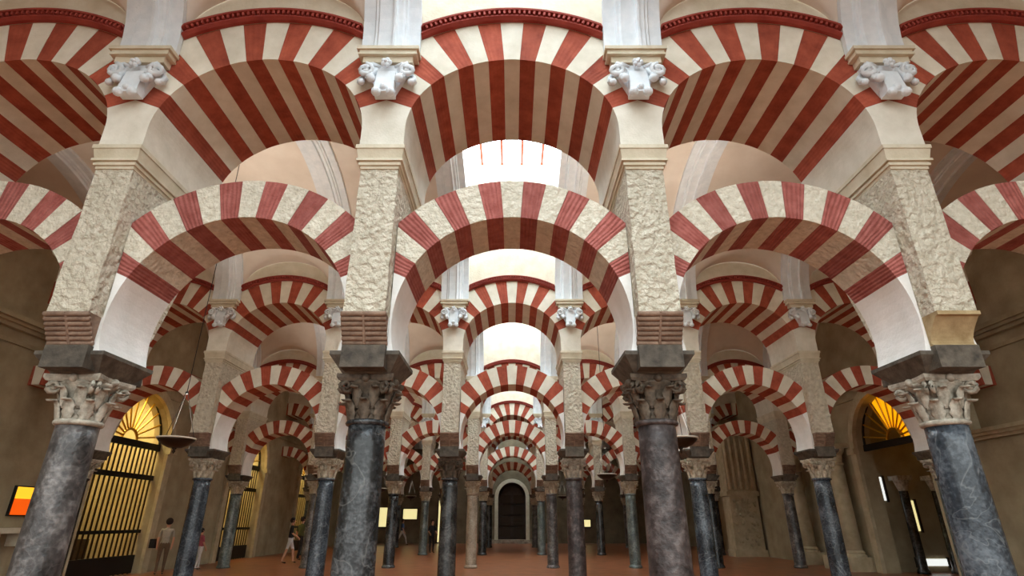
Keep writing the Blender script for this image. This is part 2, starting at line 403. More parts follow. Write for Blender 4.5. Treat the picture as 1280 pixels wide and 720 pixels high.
# side walls with chapel openings (profile in y,z)
CH_W, CH_Z = 1.75, 4.0
def side_wall(x, openings, y0, y1, th):
    mb = MB(); top = 10.0; ys = y0
    def quadbox(ya, yb, za, zb): mb.box(min(x, x + th), max(x, x + th), ya, yb, za, zb)
    for yc in openings:
        quadbox(ys, yc - CH_W, 0, top); ys = yc + CH_W
        n = 14
        arc = [(yc - CH_W * math.cos(PI * i / n), CH_Z + CH_W * math.sin(PI * i / n)) for i in range(n + 1)]
        for i in range(n):
            (ya, za), (yb, zb) = arc[i], arc[i + 1]
            mb.add([(x, ya, za), (x, yb, zb), (x, yb, top), (x, ya, top), (x + th, ya, za), (x + th, yb, zb), (x + th, yb, top), (x + th, ya, top)],
                   [[0, 1, 2, 3], [7, 6, 5, 4], [0, 4, 5, 1]])
    quadbox(ys, y1, 0, top)
    return mb.me('side_wall', 'wall_brown')
nav_c = [(p + q) / 2 for p, q in naves]
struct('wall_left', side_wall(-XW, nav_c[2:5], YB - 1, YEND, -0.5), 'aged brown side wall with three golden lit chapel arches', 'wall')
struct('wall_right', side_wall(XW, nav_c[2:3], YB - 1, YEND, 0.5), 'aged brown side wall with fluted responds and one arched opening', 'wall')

# end wall with the portal
mb = MB(); pw, pz = 1.1, 3.4
mb.box(-XW - 0.5, -pw, YEND, YEND + 0.6, 0, 10); mb.box(pw, XW + 0.5, YEND, YEND + 0.6, 0, 10)
n = 16; arc = [(pw * math.cos(PI * i / n), pz + pw * math.sin(PI * i / n)) for i in range(n + 1)]
mb.prism([(-pw, 11.8), ] + list(reversed(arc)) + [(pw, 11.8)], YEND, YEND + 0.6)
mb.box(-1.5 * B, -pw, YEND, YEND + 0.6, 10, 11.8); mb.box(pw, 1.5 * B, YEND, YEND + 0.6, 10, 11.8)
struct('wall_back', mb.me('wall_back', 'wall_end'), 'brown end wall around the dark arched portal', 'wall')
d = thing('door_1', 'dark carved wooden portal in pale stone arch at aisle end', 'door', (0, YEND, 0), kind='structure')
mb = MB()
arc_i = [(pw * math.cos(PI * i / n), pz + pw * math.sin(PI * i / n)) for i in range(n + 1)]
arc_o = [((pw + 0.28) * math.cos(PI * i / n), pz + (pw + 0.28) * math.sin(PI * i / n)) for i in range(n + 1)]
for i in range(n): mb.prism([arc_o[i], arc_o[i + 1], arc_i[i + 1], arc_i[i]], -0.16, 0.1)
mb.box(-pw - 0.28, -pw, -0.16, 0.1, 0.25, pz); mb.box(pw, pw + 0.28, -0.16, 0.1, 0.25, pz)
obj('stone_frame', mb.me('stone_frame', 'cornice'), d)
mb = MB(); mb.box(-1.9, 1.9, -0.5, 0.1, 0, 0.14); mb.box(-1.6, 1.6, -0.3, 0.1, 0.14, 0.27); obj('door_step', mb.me('door_step', 'sh_pale'), d)
mb = MB(); mb.prism([(-pw, 0.27), (pw, 0.27)] + arc_i, 0.3, 0.4); obj('door_leaf', mb.me('door_leaf', 'dark_wood'), d)
for zz in (0.5, 1.3, 2.1, 2.9):
    for sx in (-1, 1):
        mb = MB(); mb.box(-0.42, 0.42, 0.25, 0.31, 0, 0.65); obj('door_panel', mb.me('door_panel', 'bronze'), d, (sx * 0.53, 0, zz))
mb = MB(); mb.tube([(0.85 * math.cos(PI * i / 12), 0.27, 3.6 + 0.7 * math.sin(PI * i / 12)) for i in range(13)], 0.05); obj('tympanum_moulding', mb.me('tympanum_moulding', 'bronze'), d)

# ------------------------------------------------------------------ columns
def leaf_mesh(r0, z0, h, w, curl, m):
    v = []; f = []; nu, nv_ = 5, 6
    for j in range(nv_ + 1):
        q = j / nv_
        if q < 0.72: r = r0 + 0.05 * q; z = z0 + h * q / 0.72 * 0.9
        else:
            a = (q - 0.72) / 0.28 * 2.4; r = r0 + 0.036 + curl * (1 - math.cos(a)) ; z = z0 + h * 0.9 + curl * 1.3 * math.sin(a)
        ww = w * (0.72 + 0.42 * math.sin(PI * min(1, q * 0.95))) * (0.86 + 0.14 * math.cos(q * 19)) * (1 - 0.35 * q ** 4)
        for i in range(nu):
            s_ = i / (nu - 1) - 0.5
            rr = r - 0.10 * s_ * s_ * w * 4 + (0.018 if i == 2 else 0.0)
            v.append((s_ * ww, -rr, z))
    for j in range(nv_):
        for i in range(nu - 1): f.append([j * nu + i, j * nu + i + 1, (j + 1) * nu + i + 1, (j + 1) * nu + i])
    k = len(v)                                   # give it thickness
    v2 = [(x * 0.96, y + 0.018, z - 0.018) for x, y, z in v]
    f2 = [[q + k for q in reversed(ff)] for ff in f]
    rim = []
    for j in range(nv_):
        for i in (0, nu - 1):
            a_, b_ = j * nu + i, (j + 1) * nu + i; rim.append([a_, b_, b_ + k, a_ + k] if i == 0 else [b_, a_, a_ + k, b_ + k])
    for i in range(nu - 1):
        a_, b_ = nv_ * nu + i, nv_ * nu + i + 1; rim.append([a_, b_, b_ + k, a_ + k])
    return mesh('leaf', v + v2, f + f2 + rim, m, True)
def volute_mesh(m):
    mb = MB()
    for sy in (-1, 1):
        pts = []
        for i in range(15):
            a = i / 14 * 3.2 * PI; rr = 0.078 * (1 - i / 17)
            pts.append((rr * math.cos(a + PI * .7), sy * 0.028, rr * math.sin(a + PI * .7)))
        mb.tube(pts, [0.022] * 14 + [0.026], 6)
    mb.tube([(-0.14, 0, -0.10), (-0.08, 0, -0.01), (-0.02, 0, 0.05)], [0.016, 0.022, 0.026], 6)
    return mb.me('volute', m, True)
ZN, ZC = 2.60, 3.07
CAPM = {}
def cap_meshes(m):
    if m in CAPM: return CAPM[m]
    mb = MB(); mb.lathe([(0.185, ZN), (0.185, ZN + 0.05), (0.185, ZN + 0.2), (0.20, ZN + 0.33), (0.26, ZC - 0.09), (0.27, ZC - 0.06)], 24)
    bell = mb.me('bell', m, True)
    mb = MB()                                   # abacus with concave sides
    pts = []
    for s4 in range(4):
        for i in range(6):
            q = i / 6; c_ = Vector((-0.30 + 0.60 * q, -0.30 + 0.055 * math.sin(PI * q)))
            a = s4 * PI / 2; pts.append((c_.x * math.cos(a) - c_.y * math.sin(a), c_.x * math.sin(a) + c_.y * math.cos(a)))
    n = len(pts)
    v = [(x * 0.93, y * 0.93, ZC - 0.07) for x, y in pts] + [(x, y, ZC - 0.04) for x, y in pts] + [(x, y, ZC) for x, y in pts]
    f = [list(range(n - 1, -1, -1)), list(range(2 * n, 3 * n))] + [[j * n + i, j * n + (i + 1) % n, (j + 1) * n + (i + 1) % n, (j + 1) * n + i] for j in range(2) for i in range(n)]
    mb.add(v, f); aba = mb.me('abacus', m)
    mb = MB(); mb.ball((0, -0.26, ZC - 0.04), 0.045, 8); ros = mb.me('rosette', m, True)
    lo = leaf_mesh(0.205, ZN + 0.01, 0.17, 0.135, 0.05, m); hi = leaf_mesh(0.222, ZN + 0.14, 0.17, 0.125, 0.05, m)
    CAPM[m] = (bell, aba, ros, lo, hi, volute_mesh(m))
    return CAPM[m]
def joined(parts, name):                         # one mesh out of (mesh, matrix) pairs
    bm = bmesh.new()
    for me_, mx in parts:
        t = bmesh.new(); t.from_mesh(me_); t.transform(mx); tm = bpy.data.meshes.new('tmp'); t.to_mesh(tm); t.free(); bm.from_mesh(tm); bpy.data.meshes.remove(tm)
    out = bpy.data.meshes.new(name); bm.to_mesh(out); bm.free()
    out.materials.append(parts[0][0].materials[0])
    out.polygons.foreach_set('use_smooth', [True] * len(out.polygons)); out.update()
    return out
FARCAP = {}
def capital(parent, m, full):
    bell, aba, ros, lo, hi, vol = cap_meshes(m)
    arr = [(lo, R(45 * i)) for i in range(8)] + [(hi, R(45 * i + 22.5)) for i in range(8)]
    vols = [R(45 + 90 * i) for i in range(4)]; rosr = [R(90 * i) for i in range(4)]
    c = bpy.data.objects.new('capital', None); link(c); c.parent = parent; c.empty_display_size = 0.1
    if full:
        obj('bell', bell, c); obj('abacus', aba, c)
        for me_, a in arr: obj('leaf', me_, c, (0, 0, 0), a)
        for a in vols: obj('volute', vol, c, (0.315 * math.cos(a), 0.315 * math.sin(a), ZC - 0.125), a)
        for a in rosr: obj('rosette', ros, c, (0, 0, 0), a)
    else:
        if m not in FARCAP:
            I = Matrix.Identity(4)
            parts = [(me_, Matrix.Rotation(a, 4, 'Z')) for me_, a in arr]
            parts += [(vol, Matrix.Translation((0.315 * math.cos(a), 0.315 * math.sin(a), ZC - 0.125)) @ Matrix.Rotation(a, 4, 'Z')) for a in vols]
            FARCAP[m] = joined([(bell, I)] + parts, 'carved_bell')
        obj('carved_bell', FARCAP[m], c); obj('abacus', aba, c)
    return c
SH = {}
def shaft_me(m):
    if m not in SH:
        mb = MB(); mb.lathe([(0.212, 0.0)] + [(0.214 - 0.018 * q / 12 + 0.004 * math.sin(PI * q / 12), 0.10 + (ZN - 0.14) * q / 12) for q in range(13)], 36)
        SH[m] = mb.me('shaft', m, True)
    return SH[m]
def simple(name, fn, m, smooth=False, _c={}):
    k = (name, m)
    if k not in _c:
        mb = MB(); fn(mb); _c[k] = mb.me(name, m, smooth)
    return _c[k]
def f_neck(mb): mb.lathe([(0.20, ZN - 0.045), (0.222, ZN - 0.035), (0.232, ZN - 0.015), (0.222, ZN + 0.005), (0.20, ZN + 0.015)], 32)
def f_foot(mb): mb.lathe([(0.24, 0.0), (0.25, 0.02), (0.25, 0.05), (0.235, 0.075), (0.222, 0.10), (0.21, 0.11)], 32)
def f_impost(mb):
    mb.frustum(0.25, 0.27, ZC, 0.365, LY + 0.02, Z_IMP - 0.04)
    mb.add([(-0.365, -LY - .02, Z_IMP - .04), (0.365, -LY - .02, Z_IMP - .04), (0.365, LY + .02, Z_IMP - .04), (-0.365, LY + .02, Z_IMP - .04),
            (-0.365, -LY - .02, Z_IMP), (0.365, -LY - .02, Z_IMP), (0.365, LY + .02, Z_IMP), (-0.365, LY + .02, Z_IMP)],
           [[4, 5, 6, 7], [0, 1, 5, 4], [1, 2, 6, 5], [2, 3, 7, 6], [3, 0, 4, 7]])
def f_front(mb): mb.box(-0.228, 0.228, -LY - 0.075, LY + 0.075, ZC + 0.02, Z_IMP + 0.045)

KIND = {  # (arcade, half-bay index) -> shaft, capital
    (0, -1.5): ('sh_grey', 'cap_grey', 'mottled grey'), (0, -0.5): ('sh_blue', 'cap_dark', 'dark blue grey'),
    (0, 0.5): ('sh_purple', 'cap_dark', 'purple brown'), (0, 1.5): ('sh_steel', 'cap_grey', 'steel blue'),
    (1, -0.5): ('sh_black', 'cap_dark', 'near black'), (1, 0.5): ('sh_purple', 'cap_grey', 'purple brown'),
    (2, -0.5): ('sh_pale', 'cap_light', 'pale grey'), (2, 0.5): ('sh_grey', 'cap_light', 'mottled grey'),
    (1, -2.5): ('sh_steel', 'cap_light', 'steel blue'), (1, -1.5): ('sh_steel', 'cap_light', 'steel blue'),
    (1, 1.5): ('sh_steel', 'cap_light', 'steel blue'), (1, 2.5): ('sh_steel', 'cap_light', 'steel blue'),
    (2, -3.5): ('sh_green', 'cap_light', 'green grey'), (2, 1.5): ('sh_green', 'cap_light', 'green grey')}
PAL = [('sh_black', 'near black'), ('sh_grey', 'mottled grey'), ('sh_green', 'green grey'), ('sh_blue', 'dark blue grey'), ('sh_pale', 'pale grey')]
def column(a, h):
    if (a, h) in KIND: sm, cm, word = KIND[(a, h)]
    else:
        sm, word = PAL[(a * 3 + int(h * 2 + 20)) % 4]; cm = 'cap_light' if a > 1 else 'cap_grey'
    t = thing('marble_column', '%s marble column, %s from aisle %s, %s' % (word, ordinal(int(abs(h) + 0.5)), side_words(h), row_words(a)),
              'column', (h * B, Y0 + S * a, 0), kind='thing', group='columns of the %s' % row_words(a))
    obj('foot_ring', simple('foot_ring', f_foot, sm, True), t)
    obj('shaft', shaft_me(sm), t, (0, 0, 0), random.random() * 6)
    obj('necking', simple('necking', f_neck, 'cap_grey' if a == 0 and abs(h) > 1 else sm, True), t)
    capital(t, cm, a < 2)
    ip = obj('impost_block', simple('impost_block', f_impost, 'impost'), t); obj('impost_front', simple('impost_front', f_front, 'impost'), ip)
    return t

# ------------------------------------------------------------------ piers
def f_pier_core(mb):
    mb.box(-PW + .002, PW - .002, -LY, LY, Z_IMP + .048, Z_PIER0 + 0.01)
def pier_body_mesh():
    bm = bmesh.new()
    mb = MB(); mb.box(-PW, PW, -UY + 0.03, UK - 0.03, Z_PIER0, Z_CORN0)
    me_ = mesh('pier_body', mb.v, mb.f, 'pier'); bm.from_mesh(me_)
    bmesh.ops.subdivide_edges(bm, edges=bm.edges, cuts=9, use_grid_fill=True)
    rnd = random.Random(3)
    for v in bm.verts:
        tp = 1.0 if v.co.y < 0 else min(1.0, 0.5 + 0.5 * (v.co.z - Z_PIER0) / 1.3)
        v.co = Vector((v.co.x * (1 - rnd.uniform(0, .05)), v.co.y * tp * (1 - rnd.uniform(0, .022)), v.co.z))
    bm.to_mesh(me_); bm.free(); return me_
PIERBODY = pier_body_mesh()
def f_cornice(mb):
    for k_, (e, z0, z1) in enumerate([(0.0, Z_CORN0 - 0.0, Z_CORN0 + 0.04), (0.022, Z_CORN0 + 0.04, Z_CORN0 + 0.075), (0.045, Z_CORN0 + 0.09, Z_CORN0 + 0.12)]):
        mb.box(-PW - e, PW + e, -UY - e + 0.02, UK + e - 0.02, z0, z1)
    ym, hy = (UK - UY) / 2, (UK + UY) / 2; k0 = len(mb.v)
    a0, b0, a1, b1 = PW + 0.012, hy - 0.005, 0.275, hy + 0.035
    mb.frustum(a0, b0, Z_CORN0 + 0.075, a0, b0, Z_CORN0 + 0.095)
    mb.frustum(a0 + 0.02, b0, Z_CORN0 + 0.12, a1, b1, Z_CORN1 - 0.05)
    mb.box(-a1 - 0.012, a1 + 0.012, -b1 - 0.01, b1 + 0.01, Z_CORN1 - 0.05, Z_CORN1)
    mb.v[k0:] = [(x, y + ym, z) for x, y, z in mb.v[k0:]]
def springer_poly():
    # mass between two neighbouring upper arches, about the pier axis
    n = 8; t0 = R(UA0)
    zl = Z_CORN1
    pts = []
    xi, zi = upper_in(t0)
    ring = []
    for i in range(n + 1):
        z = zl + (zi - zl) * i / n
        q = 1 - ((z - UZ) / UB) ** 2 if z > UZ else 1.0
        ring.append((-(UA * math.sqrt(q)) + B / 2, z))        # to the +x side of the pier
    top = (0.0, UC + B / 2 * math.tan(t0))
    right = ring; left = [(-x, z) for x, z in reversed(ring)]
    return right + [top] + left
SPR = springer_poly()
def f_springer(mb): mb.prism([(x, z - (.003 if z > Z_CORN1 + .01 else 0)) for x, z in SPR], -UY, UK)
def roll_me():
    mb = MB(); mb.tube([(-PW - 0.01, 0, 0), (PW + 0.01, 0, 0)], 0.027, 10); return mb.me('roll', 'roll', True)
ROLL = roll_me()
def f_corbel_core(mb, s=1):
    mb.add([(-PW + .01, -LY, Z_IMP + .049), (PW - .01, -LY, Z_IMP + .049), (PW - .01, -LY, Z_PIER0), (-PW + .01, -LY, Z_PIER0),
            (-PW + .01, -LY - .035, Z_IMP + .049), (PW - .01, -LY - .035, Z_IMP + .049), (PW - .01, -UY + .03, Z_PIER0), (-PW + .01, -UY + .03, Z_PIER0)],
           [[4, 5, 6, 7], [0, 4, 7, 3], [5, 1, 2, 6], [0, 1, 5, 4], [3, 7, 6, 2], [1, 0, 3, 2]])
def f_scotia(mb):
    n = 8; v = []
    prof = [(-UY + .01, Z_PIER0), (-UY + .01, Z_PIER0 - .04)]
    prof += [(-UY + .05 + 0.16 * math.sin(PI / 2 * i / n), Z_PIER0 - .05 - .25 * i / n) for i in range(n + 1)] + [(-LY - .06, Z_IMP + .049), (-LY, Z_IMP + .049), (-LY, Z_PIER0)]
    k = len(prof)
    v = [(-PW, y, z) for y, z in prof] + [(PW, y, z) for y, z in prof]
    mb.add(v, [list(range(k)), list(range(2 * k - 1, k - 1, -1))] + [[i, i + k, (i + 1) % k + k, (i + 1) % k] for i in range(k)])
def f_rollrib(mb):
    mb.tube([(0, -UY + .015, Z_PIER0 - .01), (0, -LY - .06, Z_IMP + .06)], 0.016, 6)
def pier(a, h):
    t = thing('arcade_pier', 'rough cream stone pier, %s from aisle %s, %s' % (ordinal(int(abs(h) + 0.5)), side_words(h), row_words(a)),
              'pier', (h * B, Y0 + S * a, 0), group='piers of the %s' % row_words(a))
    obj('pier_core', simple('pier_core', f_pier_core, 'white'), t)
    obj('pier_body', PIERBODY, t)
    obj('cornice', simple('cornice', f_cornice, 'cornice'), t)
    obj('springer_block', simple('springer_block', f_springer, 'block'), t)
    smooth = (a == 0 and h == 1.5)
    for rz in (0,):
        if smooth:
            obj('corbel', simple('corbel', f_scotia, 'scotia'), t, (0, 0, 0), rz)
        else:
            c = obj('corbel', simple('corbel_core', f_corbel_core, 'roll'), t, (0, 0, 0), rz)
            if rz == 0:
                for i in range(7):
                    q = i / 6; obj('roll', ROLL, c, (0, -UY + 0.035 + q * (UY - LY - 0.075), Z_PIER0 - 0.028 - q * (Z_PIER0 - Z_IMP - 0.10)))
                obj('corbel_rib', simple('corbel_rib', f_rollrib, 'roll'), c)
    return t

# ------------------------------------------------------------------ wall console capital on the front of each pier
def f_con_abacus(mb):
    y1 = -UY - 0.002
    for hw, pr, z0, z1 in [(0.385, 0.20, Z_ABA - 0.05, Z_ABA), (0.355, 0.175, Z_ABA - 0.10, Z_ABA - 0.05), (0.365, 0.185, Z_ABA - 0.125, Z_ABA - 0.10), (0.31, 0.14, Z_ABA - 0.22, Z_ABA - 0.125)]:
        mb.box(-hw, hw, -UY - pr, y1, z0, z1)
def f_con_bell(mb):
    y1 = -UY - 0.002; za, zb = Z_ABA - 0.24, Z_ABA - 0.66
    mb.add([(-.28, -UY - .11, za), (.28, -UY - .11, za), (.28, y1, za), (-.28, y1, za), (-.10, -UY - .05, zb), (.10, -UY - .05, zb), (.10, y1, zb), (-.10, y1, zb)],
           [[3, 2, 1, 0], [4, 5, 6, 7], [0, 1, 5, 4], [1, 2, 6, 5], [2, 3, 7, 6], [3, 0, 4, 7]])
def f_con_leaf(mb):                       # middle tongue ending in two curls
    mb.add([(-.11, -.05, 0), (.11, -.05, 0), (.11, .06, 0), (-.11, .06, 0), (-.125, -.10, -.36), (.125, -.10, -.36), (.125, .05, -.36), (-.125, .05, -.36)],
           [[3, 2, 1, 0], [4, 5, 6, 7], [0, 1, 5, 4], [1, 2, 6, 5], [2, 3, 7, 6], [3, 0, 4, 7]])
    for sx in (-1, 1): mb.ball((sx * 0.085, -0.10, -0.37), 0.058, 8)
    mb.ball((0, -0.09, -0.29), 0.05, 8)
def f_con_scroll(mb):
    pts = []
    for i in range(17):
        a = i / 16 * 3.4 * PI; rr = 0.095 * (1 - i / 19); pts.append((rr * math.cos(a + PI / 2), -0.05, rr * math.sin(a + PI / 2)))
    mb.tube(pts, [0.034] * 16 + [0.04], 7)
    mb.tube([(0.0, -.03, .095), (-0.08, -.03, .11), (-0.17, 0, .08)], 0.03, 6)
def f_con_side(mb):
    mb.tube([(-.02, 0, .14), (.04, -.03, .02), (.05, -.06, -.07), (.02, -.10, -.10)], [.03, .05, .055, .05], 7); mb.ball((.02, -.10, -.11), .055, 8)
def f_con_flower(mb):
    for i in range(5):
        a = 2 * PI * i / 5; mb.ball((0.042 * math.cos(a), -0.02, 0.042 * math.sin(a)), 0.032, 6)
    mb.ball((0, -0.045, 0), 0.025, 6)
def console(a, h):
    t = thing('wall_console', 'white carved console, %s from aisle %s, %s' % (ordinal(int(abs(h) + 0.5)), side_words(h), row_words(a)),
              'capital', (h * B, Y0 + S * a, 0), group='white consoles of the %s' % row_words(a))
    S_ = lambda nm, fn, sm=False: simple(nm, fn, 'sky_tint_white', sm)
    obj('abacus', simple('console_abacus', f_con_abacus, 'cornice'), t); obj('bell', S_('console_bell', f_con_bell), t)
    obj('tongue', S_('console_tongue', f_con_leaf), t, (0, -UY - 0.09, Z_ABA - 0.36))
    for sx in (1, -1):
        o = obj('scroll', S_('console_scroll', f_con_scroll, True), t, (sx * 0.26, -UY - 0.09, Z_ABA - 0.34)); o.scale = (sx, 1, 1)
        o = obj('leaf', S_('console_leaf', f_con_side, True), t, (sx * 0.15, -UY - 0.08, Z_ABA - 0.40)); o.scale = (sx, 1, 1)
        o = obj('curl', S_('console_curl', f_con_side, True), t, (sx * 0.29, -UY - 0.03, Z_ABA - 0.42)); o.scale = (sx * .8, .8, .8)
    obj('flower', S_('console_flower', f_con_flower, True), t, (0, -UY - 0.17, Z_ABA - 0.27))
    return t

# ------------------------------------------------------------------ arches
def f_jamb(mb):
    n = 8; t0 = R(LA0)
    zs = [LZ + LRI * math.sin(t0) * 1.0]
    a1 = math.asin((Z_IMP - LZ) / LRI)
    inner = [lower_in(t0 + (a1 - t0) * i / n) for i in range(n + 1)]
    outer = [(LXO, LZ + LXO * math.tan(t0)), (LXO, Z_IMP)]
    mb.prism([outer[1], outer[0]] + inner, -LY, LY)
    mb.v = [(x, y, z + .002 if z < Z_IMP + .01 else z - .002) for x, y, z in mb.v]
def label_me():
    prof = [(0.0, -0.003), (0.0, -0.05), (0.025, -0.09), (0.045, -0.09), (0.045, -0.06), (0.10, -0.06), (0.105, -0.12), (0.13, -0.125), (0.14, -0.10), (0.14, -0.003)]
    n = 28; am = math.asin(1.172 / UER); v = []; f = []; k = len(prof)
    for i in range(n + 1):
        t = -am + 2 * am * i / n
        for dr, dy in prof: v.append((max(-1.172, min(1.172, (UER + dr) * math.sin(t))), -0.65 + dy, UEZ + (UER + dr) * math.cos(t)))
    for i in range(n):
        for j in range(k): f.append([i * k + j, i * k + (j + 1) % k, (i + 1) * k + (j + 1) % k, (i + 1) * k + j])
    f += [list(range(k - 1, -1, -1)), list(range(n * k, n * k + k))]
    return mesh('label_moulding', v, f, 'label')
LABEL = label_me()
mb = MB(); mb.box(-0.014, 0.014, -0.115, -0.05, 0.047, 0.098); DENT = mb.me('dentil', 'label')
ND = 36; AM = math.asin(1.10 / UER)
mb = MB()
for i in range(ND):
    t = -AM + 2 * AM * (i + .5) / ND; mx = Matrix.Translation((UER * math.sin(t), -0.65, UEZ + UER * math.cos(t))) @ Matrix.Rotation(t, 4, 'Y')
    q = MB(); q.box(-0.014, 0.014, -0.115, -0.05, 0.047, 0.098); mb.add([mx @ Vector(p) for p in q.v], q.f)
DENTS = mb.me('dentil_band', 'label')
def arches(a, b):
    loc = (b * B, Y0 + S * a, 0)
    cut = None
    if b == 4: cut = XW - b * B
    if b == -4: cut = -XW - b * B
    rough = (a == 0)
    t = thing('lower_arch', 'red and cream lower horseshoe arch, %s, %s' % (bay_words(b), row_words(a)), 'arch', loc, group='lower arches of the %s' % row_words(a))
    for i in range(NV):
        me_ = vm('l', i, rough, cut)
        if me_: obj('voussoir', me_, t)
    for sx in (1, -1):
        if cut and sx * cut > 0: continue
        o = obj('jamb', simple('jamb', f_jamb, 'white'), t); o.scale = (sx, 1, 1)
    t = thing('upper_arch', 'red and cream upper round arch, %s, %s' % (bay_words(b), row_words(a)), 'arch', loc, group='upper arches of the %s' % row_words(a))
    for i in range(NV):
        me_ = vm('u', i, False, cut)
        if me_: obj('voussoir', me_, t)
    if not cut:
        lb = obj('label_moulding', LABEL, t)
        if a == 0:
            for i in range(ND):
                q = -AM + 2 * AM * (i + .5) / ND
                o = obj('dentil', DENT, lb, (UER * math.sin(q), -0.65, UEZ + UER * math.cos(q))); o.rotation_euler = (0, q, 0)
        elif a < 3:
            o = obj('dentil_band', DENTS, lb); o['kind'] = 'stuff'

for a in range(NARC):
    hs = [x + 0.5 for x in (range(-3, 3) if a == 0 else range(-4, 4))]
    for h in hs:
        column(a, h); pier(a, h); console(a, h)
    for b in bays_of(a): arches(a, b)

# ------------------------------------------------------------------ chapels and side wall dressing
def chapel(y, side, golden=True):
    x = side * XW
    word = {2: 'fourth', 3: 'third', 4: 'second'}[nav_c.index(y)]
    where = '%s nave from dark portal' % word
    m_ = MB(); s = side
    x0, x1 = sorted((x + s * 0.45, x + s * 3.0)); zt = 6.2
    # recess: floor-level box open toward the nave
    m_.box(min(x + s * 2.9, x + s * 3.0), max(x + s * 2.9, x + s * 3.0), y - 2.2, y + 2.2, 0, zt)
    bk = m_.me('chapel_recess', 'gold_wall' if golden else 'wall_brown')
    r = struct('wall_chapel_%d' % (nav_c.index(y) if side < 0 else nav_c.index(y) + 10), bk, ('gilded back wall inside the lit chapel, ' if golden else 'dim back wall seen through the side arch, ') + where, 'wall')
    m_ = MB(); m_.box(x0, x1, y - 2.3, y - 2.2, 0, zt); m_.box(x0, x1, y + 2.2, y + 2.3, 0, zt); m_.box(x0, x1, y - 2.3, y + 2.3, zt, zt + 0.1)
    obj('recess_side', m_.me('recess_side', 'wall_brown'), r)
    # gilded relief on the back wall: niches and pilasters
    if golden:
        for i in range(5):
            q = MB(); q.box(min(x + s * 2.72, x + s * 2.9), max(x + s * 2.72, x + s * 2.9), -0.09, 0.09, 0.9, 5.2); obj('altar_pilaster', q.me('altar_pilaster', 'gold_wall'), r, (0, y - 1.8 + 0.9 * i, 0))
        q = MB(); q.box(min(x + s * 2.0, x + s * 2.7), max(x + s * 2.0, x + s * 2.7), y - 1.9, y + 1.9, 0, 1.05)
        tag(obj('altar_table', q.me('altar_table', 'dark_wood')), 'dark altar base behind the gilded grille, ' + where, 'altar')
    # grille
    g = thing('chapel_grille', ('tall gilded iron grille with fan top closing chapel, ' if golden else 'gilded fan grille over the open side arch, ') + where, 'grille', (x + s * 0.25, y, 0))
    bar = MB(); bar.box(-0.02, 0.02, -0.022, 0.022, 0.0, CH_Z); bar = bar.me('bar', 'bronze')
    nb = 15
    if golden:
        for i in range(nb): obj('bar', bar, g, (0, -CH_W + 2 * CH_W * (i + .5) / nb, 0))
    for z, hgt in ((0.02, 0.55), (1.25, 0.10), (2.95, 0.16), (CH_Z - 0.05, 0.22)) if golden else ((CH_Z - 0.05, 0.22),):
        q = MB(); q.box(-0.05, 0.05, -CH_W, CH_W, 0, hgt); obj('rail', q.me('rail', 'iron'), g, (0, 0, z))
    for i in range(1, 12):
        t_ = PI * i / 12; q = MB(); q.tube([(0, 0.35 * math.cos(t_), CH_Z + 0.15 + 0.35 * math.sin(t_)), (0, (CH_W - .03) * math.cos(t_), CH_Z + (CH_W - .03) * math.sin(t_))], 0.03, 6)
        obj('fan_bar', q.me('fan_bar', 'gold'), g)
    if not golden:
        for i in range(4, 12):
            q = MB(); a_, b_ = PI * i / 12 + .02, PI * (i + 1) / 12 - .02
            pts = [(r_ * math.cos(t_), CH_Z + 0.1 + r_ * math.sin(t_)) for r_, t_ in ((0.45, a_), (CH_W - .12, a_), (CH_W - .12, b_), (0.45, b_))]
            q.add([(.05, py, pz_) for py, pz_ in pts] + [(.08, py, pz_) for py, pz_ in pts], [[0, 1, 2, 3], [7, 6, 5, 4], [0, 4, 5, 1], [1, 5, 6, 2], [2, 6, 7, 3], [3, 7, 4, 0]])
            obj('pane', q.me('pane', 'lit_amber'), g)
    for rr in (0.4, CH_W - 0.05):
        q = MB(); q.tube([(0, rr * math.cos(PI * i / 20), CH_Z + 0.1 + rr * math.sin(PI * i / 20)) for i in range(21)], 0.045, 6); obj('fan_hoop', q.me('fan_hoop', 'iron' if rr > 1 else 'gold'), g)
    # stone surround
    f_ = thing('arch_surround', 'moulded stone surround of the side arch %s, %s' % (side_words(side), where), 'arch', (x - s * 0.003, y, 0))
    q = MB()
    for i in range(16):
        a_, b_ = PI * i / 16, PI * (i + 1) / 16
        for (r0, r1, d_) in ((CH_W, CH_W + 0.16, 0.14), (CH_W + 0.16, CH_W + 0.36, 0.08)):
            pts = [(r0 * math.cos(a_), CH_Z + r0 * math.sin(a_)), (r1 * math.cos(a_), CH_Z + r1 * math.sin(a_)), (r1 * math.cos(b_), CH_Z + r1 * math.sin(b_)), (r0 * math.cos(b_), CH_Z + r0 * math.sin(b_))]
            v = [(0, py, pz_) for py, pz_ in pts] + [(-s * d_, py, pz_) for py, pz_ in pts]
            q.add(v, [[0, 1, 2, 3], [7, 6, 5, 4], [0, 4, 5, 1], [1, 5, 6, 2], [2, 6, 7, 3], [3, 7, 4, 0]])
    obj('archivolt', q.me('archivolt', 'beige_stone'), f_)
    for sy in (-1, 1):
        q = MB(); ya, yb = sorted((sy * CH_W, sy * (CH_W + 0.34))); q.box(min(0, -s * 0.12), max(0, -s * 0.12), ya, yb, 0, CH_Z); obj('jamb', q.me('jamb', 'beige_stone'), f_)
        q = MB(); ya, yb = sorted((sy * (CH_W - .02), sy * (CH_W + 0.42))); q.box(min(0, -s * 0.2), max(0, -s * 0.2), ya, yb, CH_Z - 0.14, CH_Z + 0.04); obj('impost', q.me('impost', 'beige_stone'), f_)
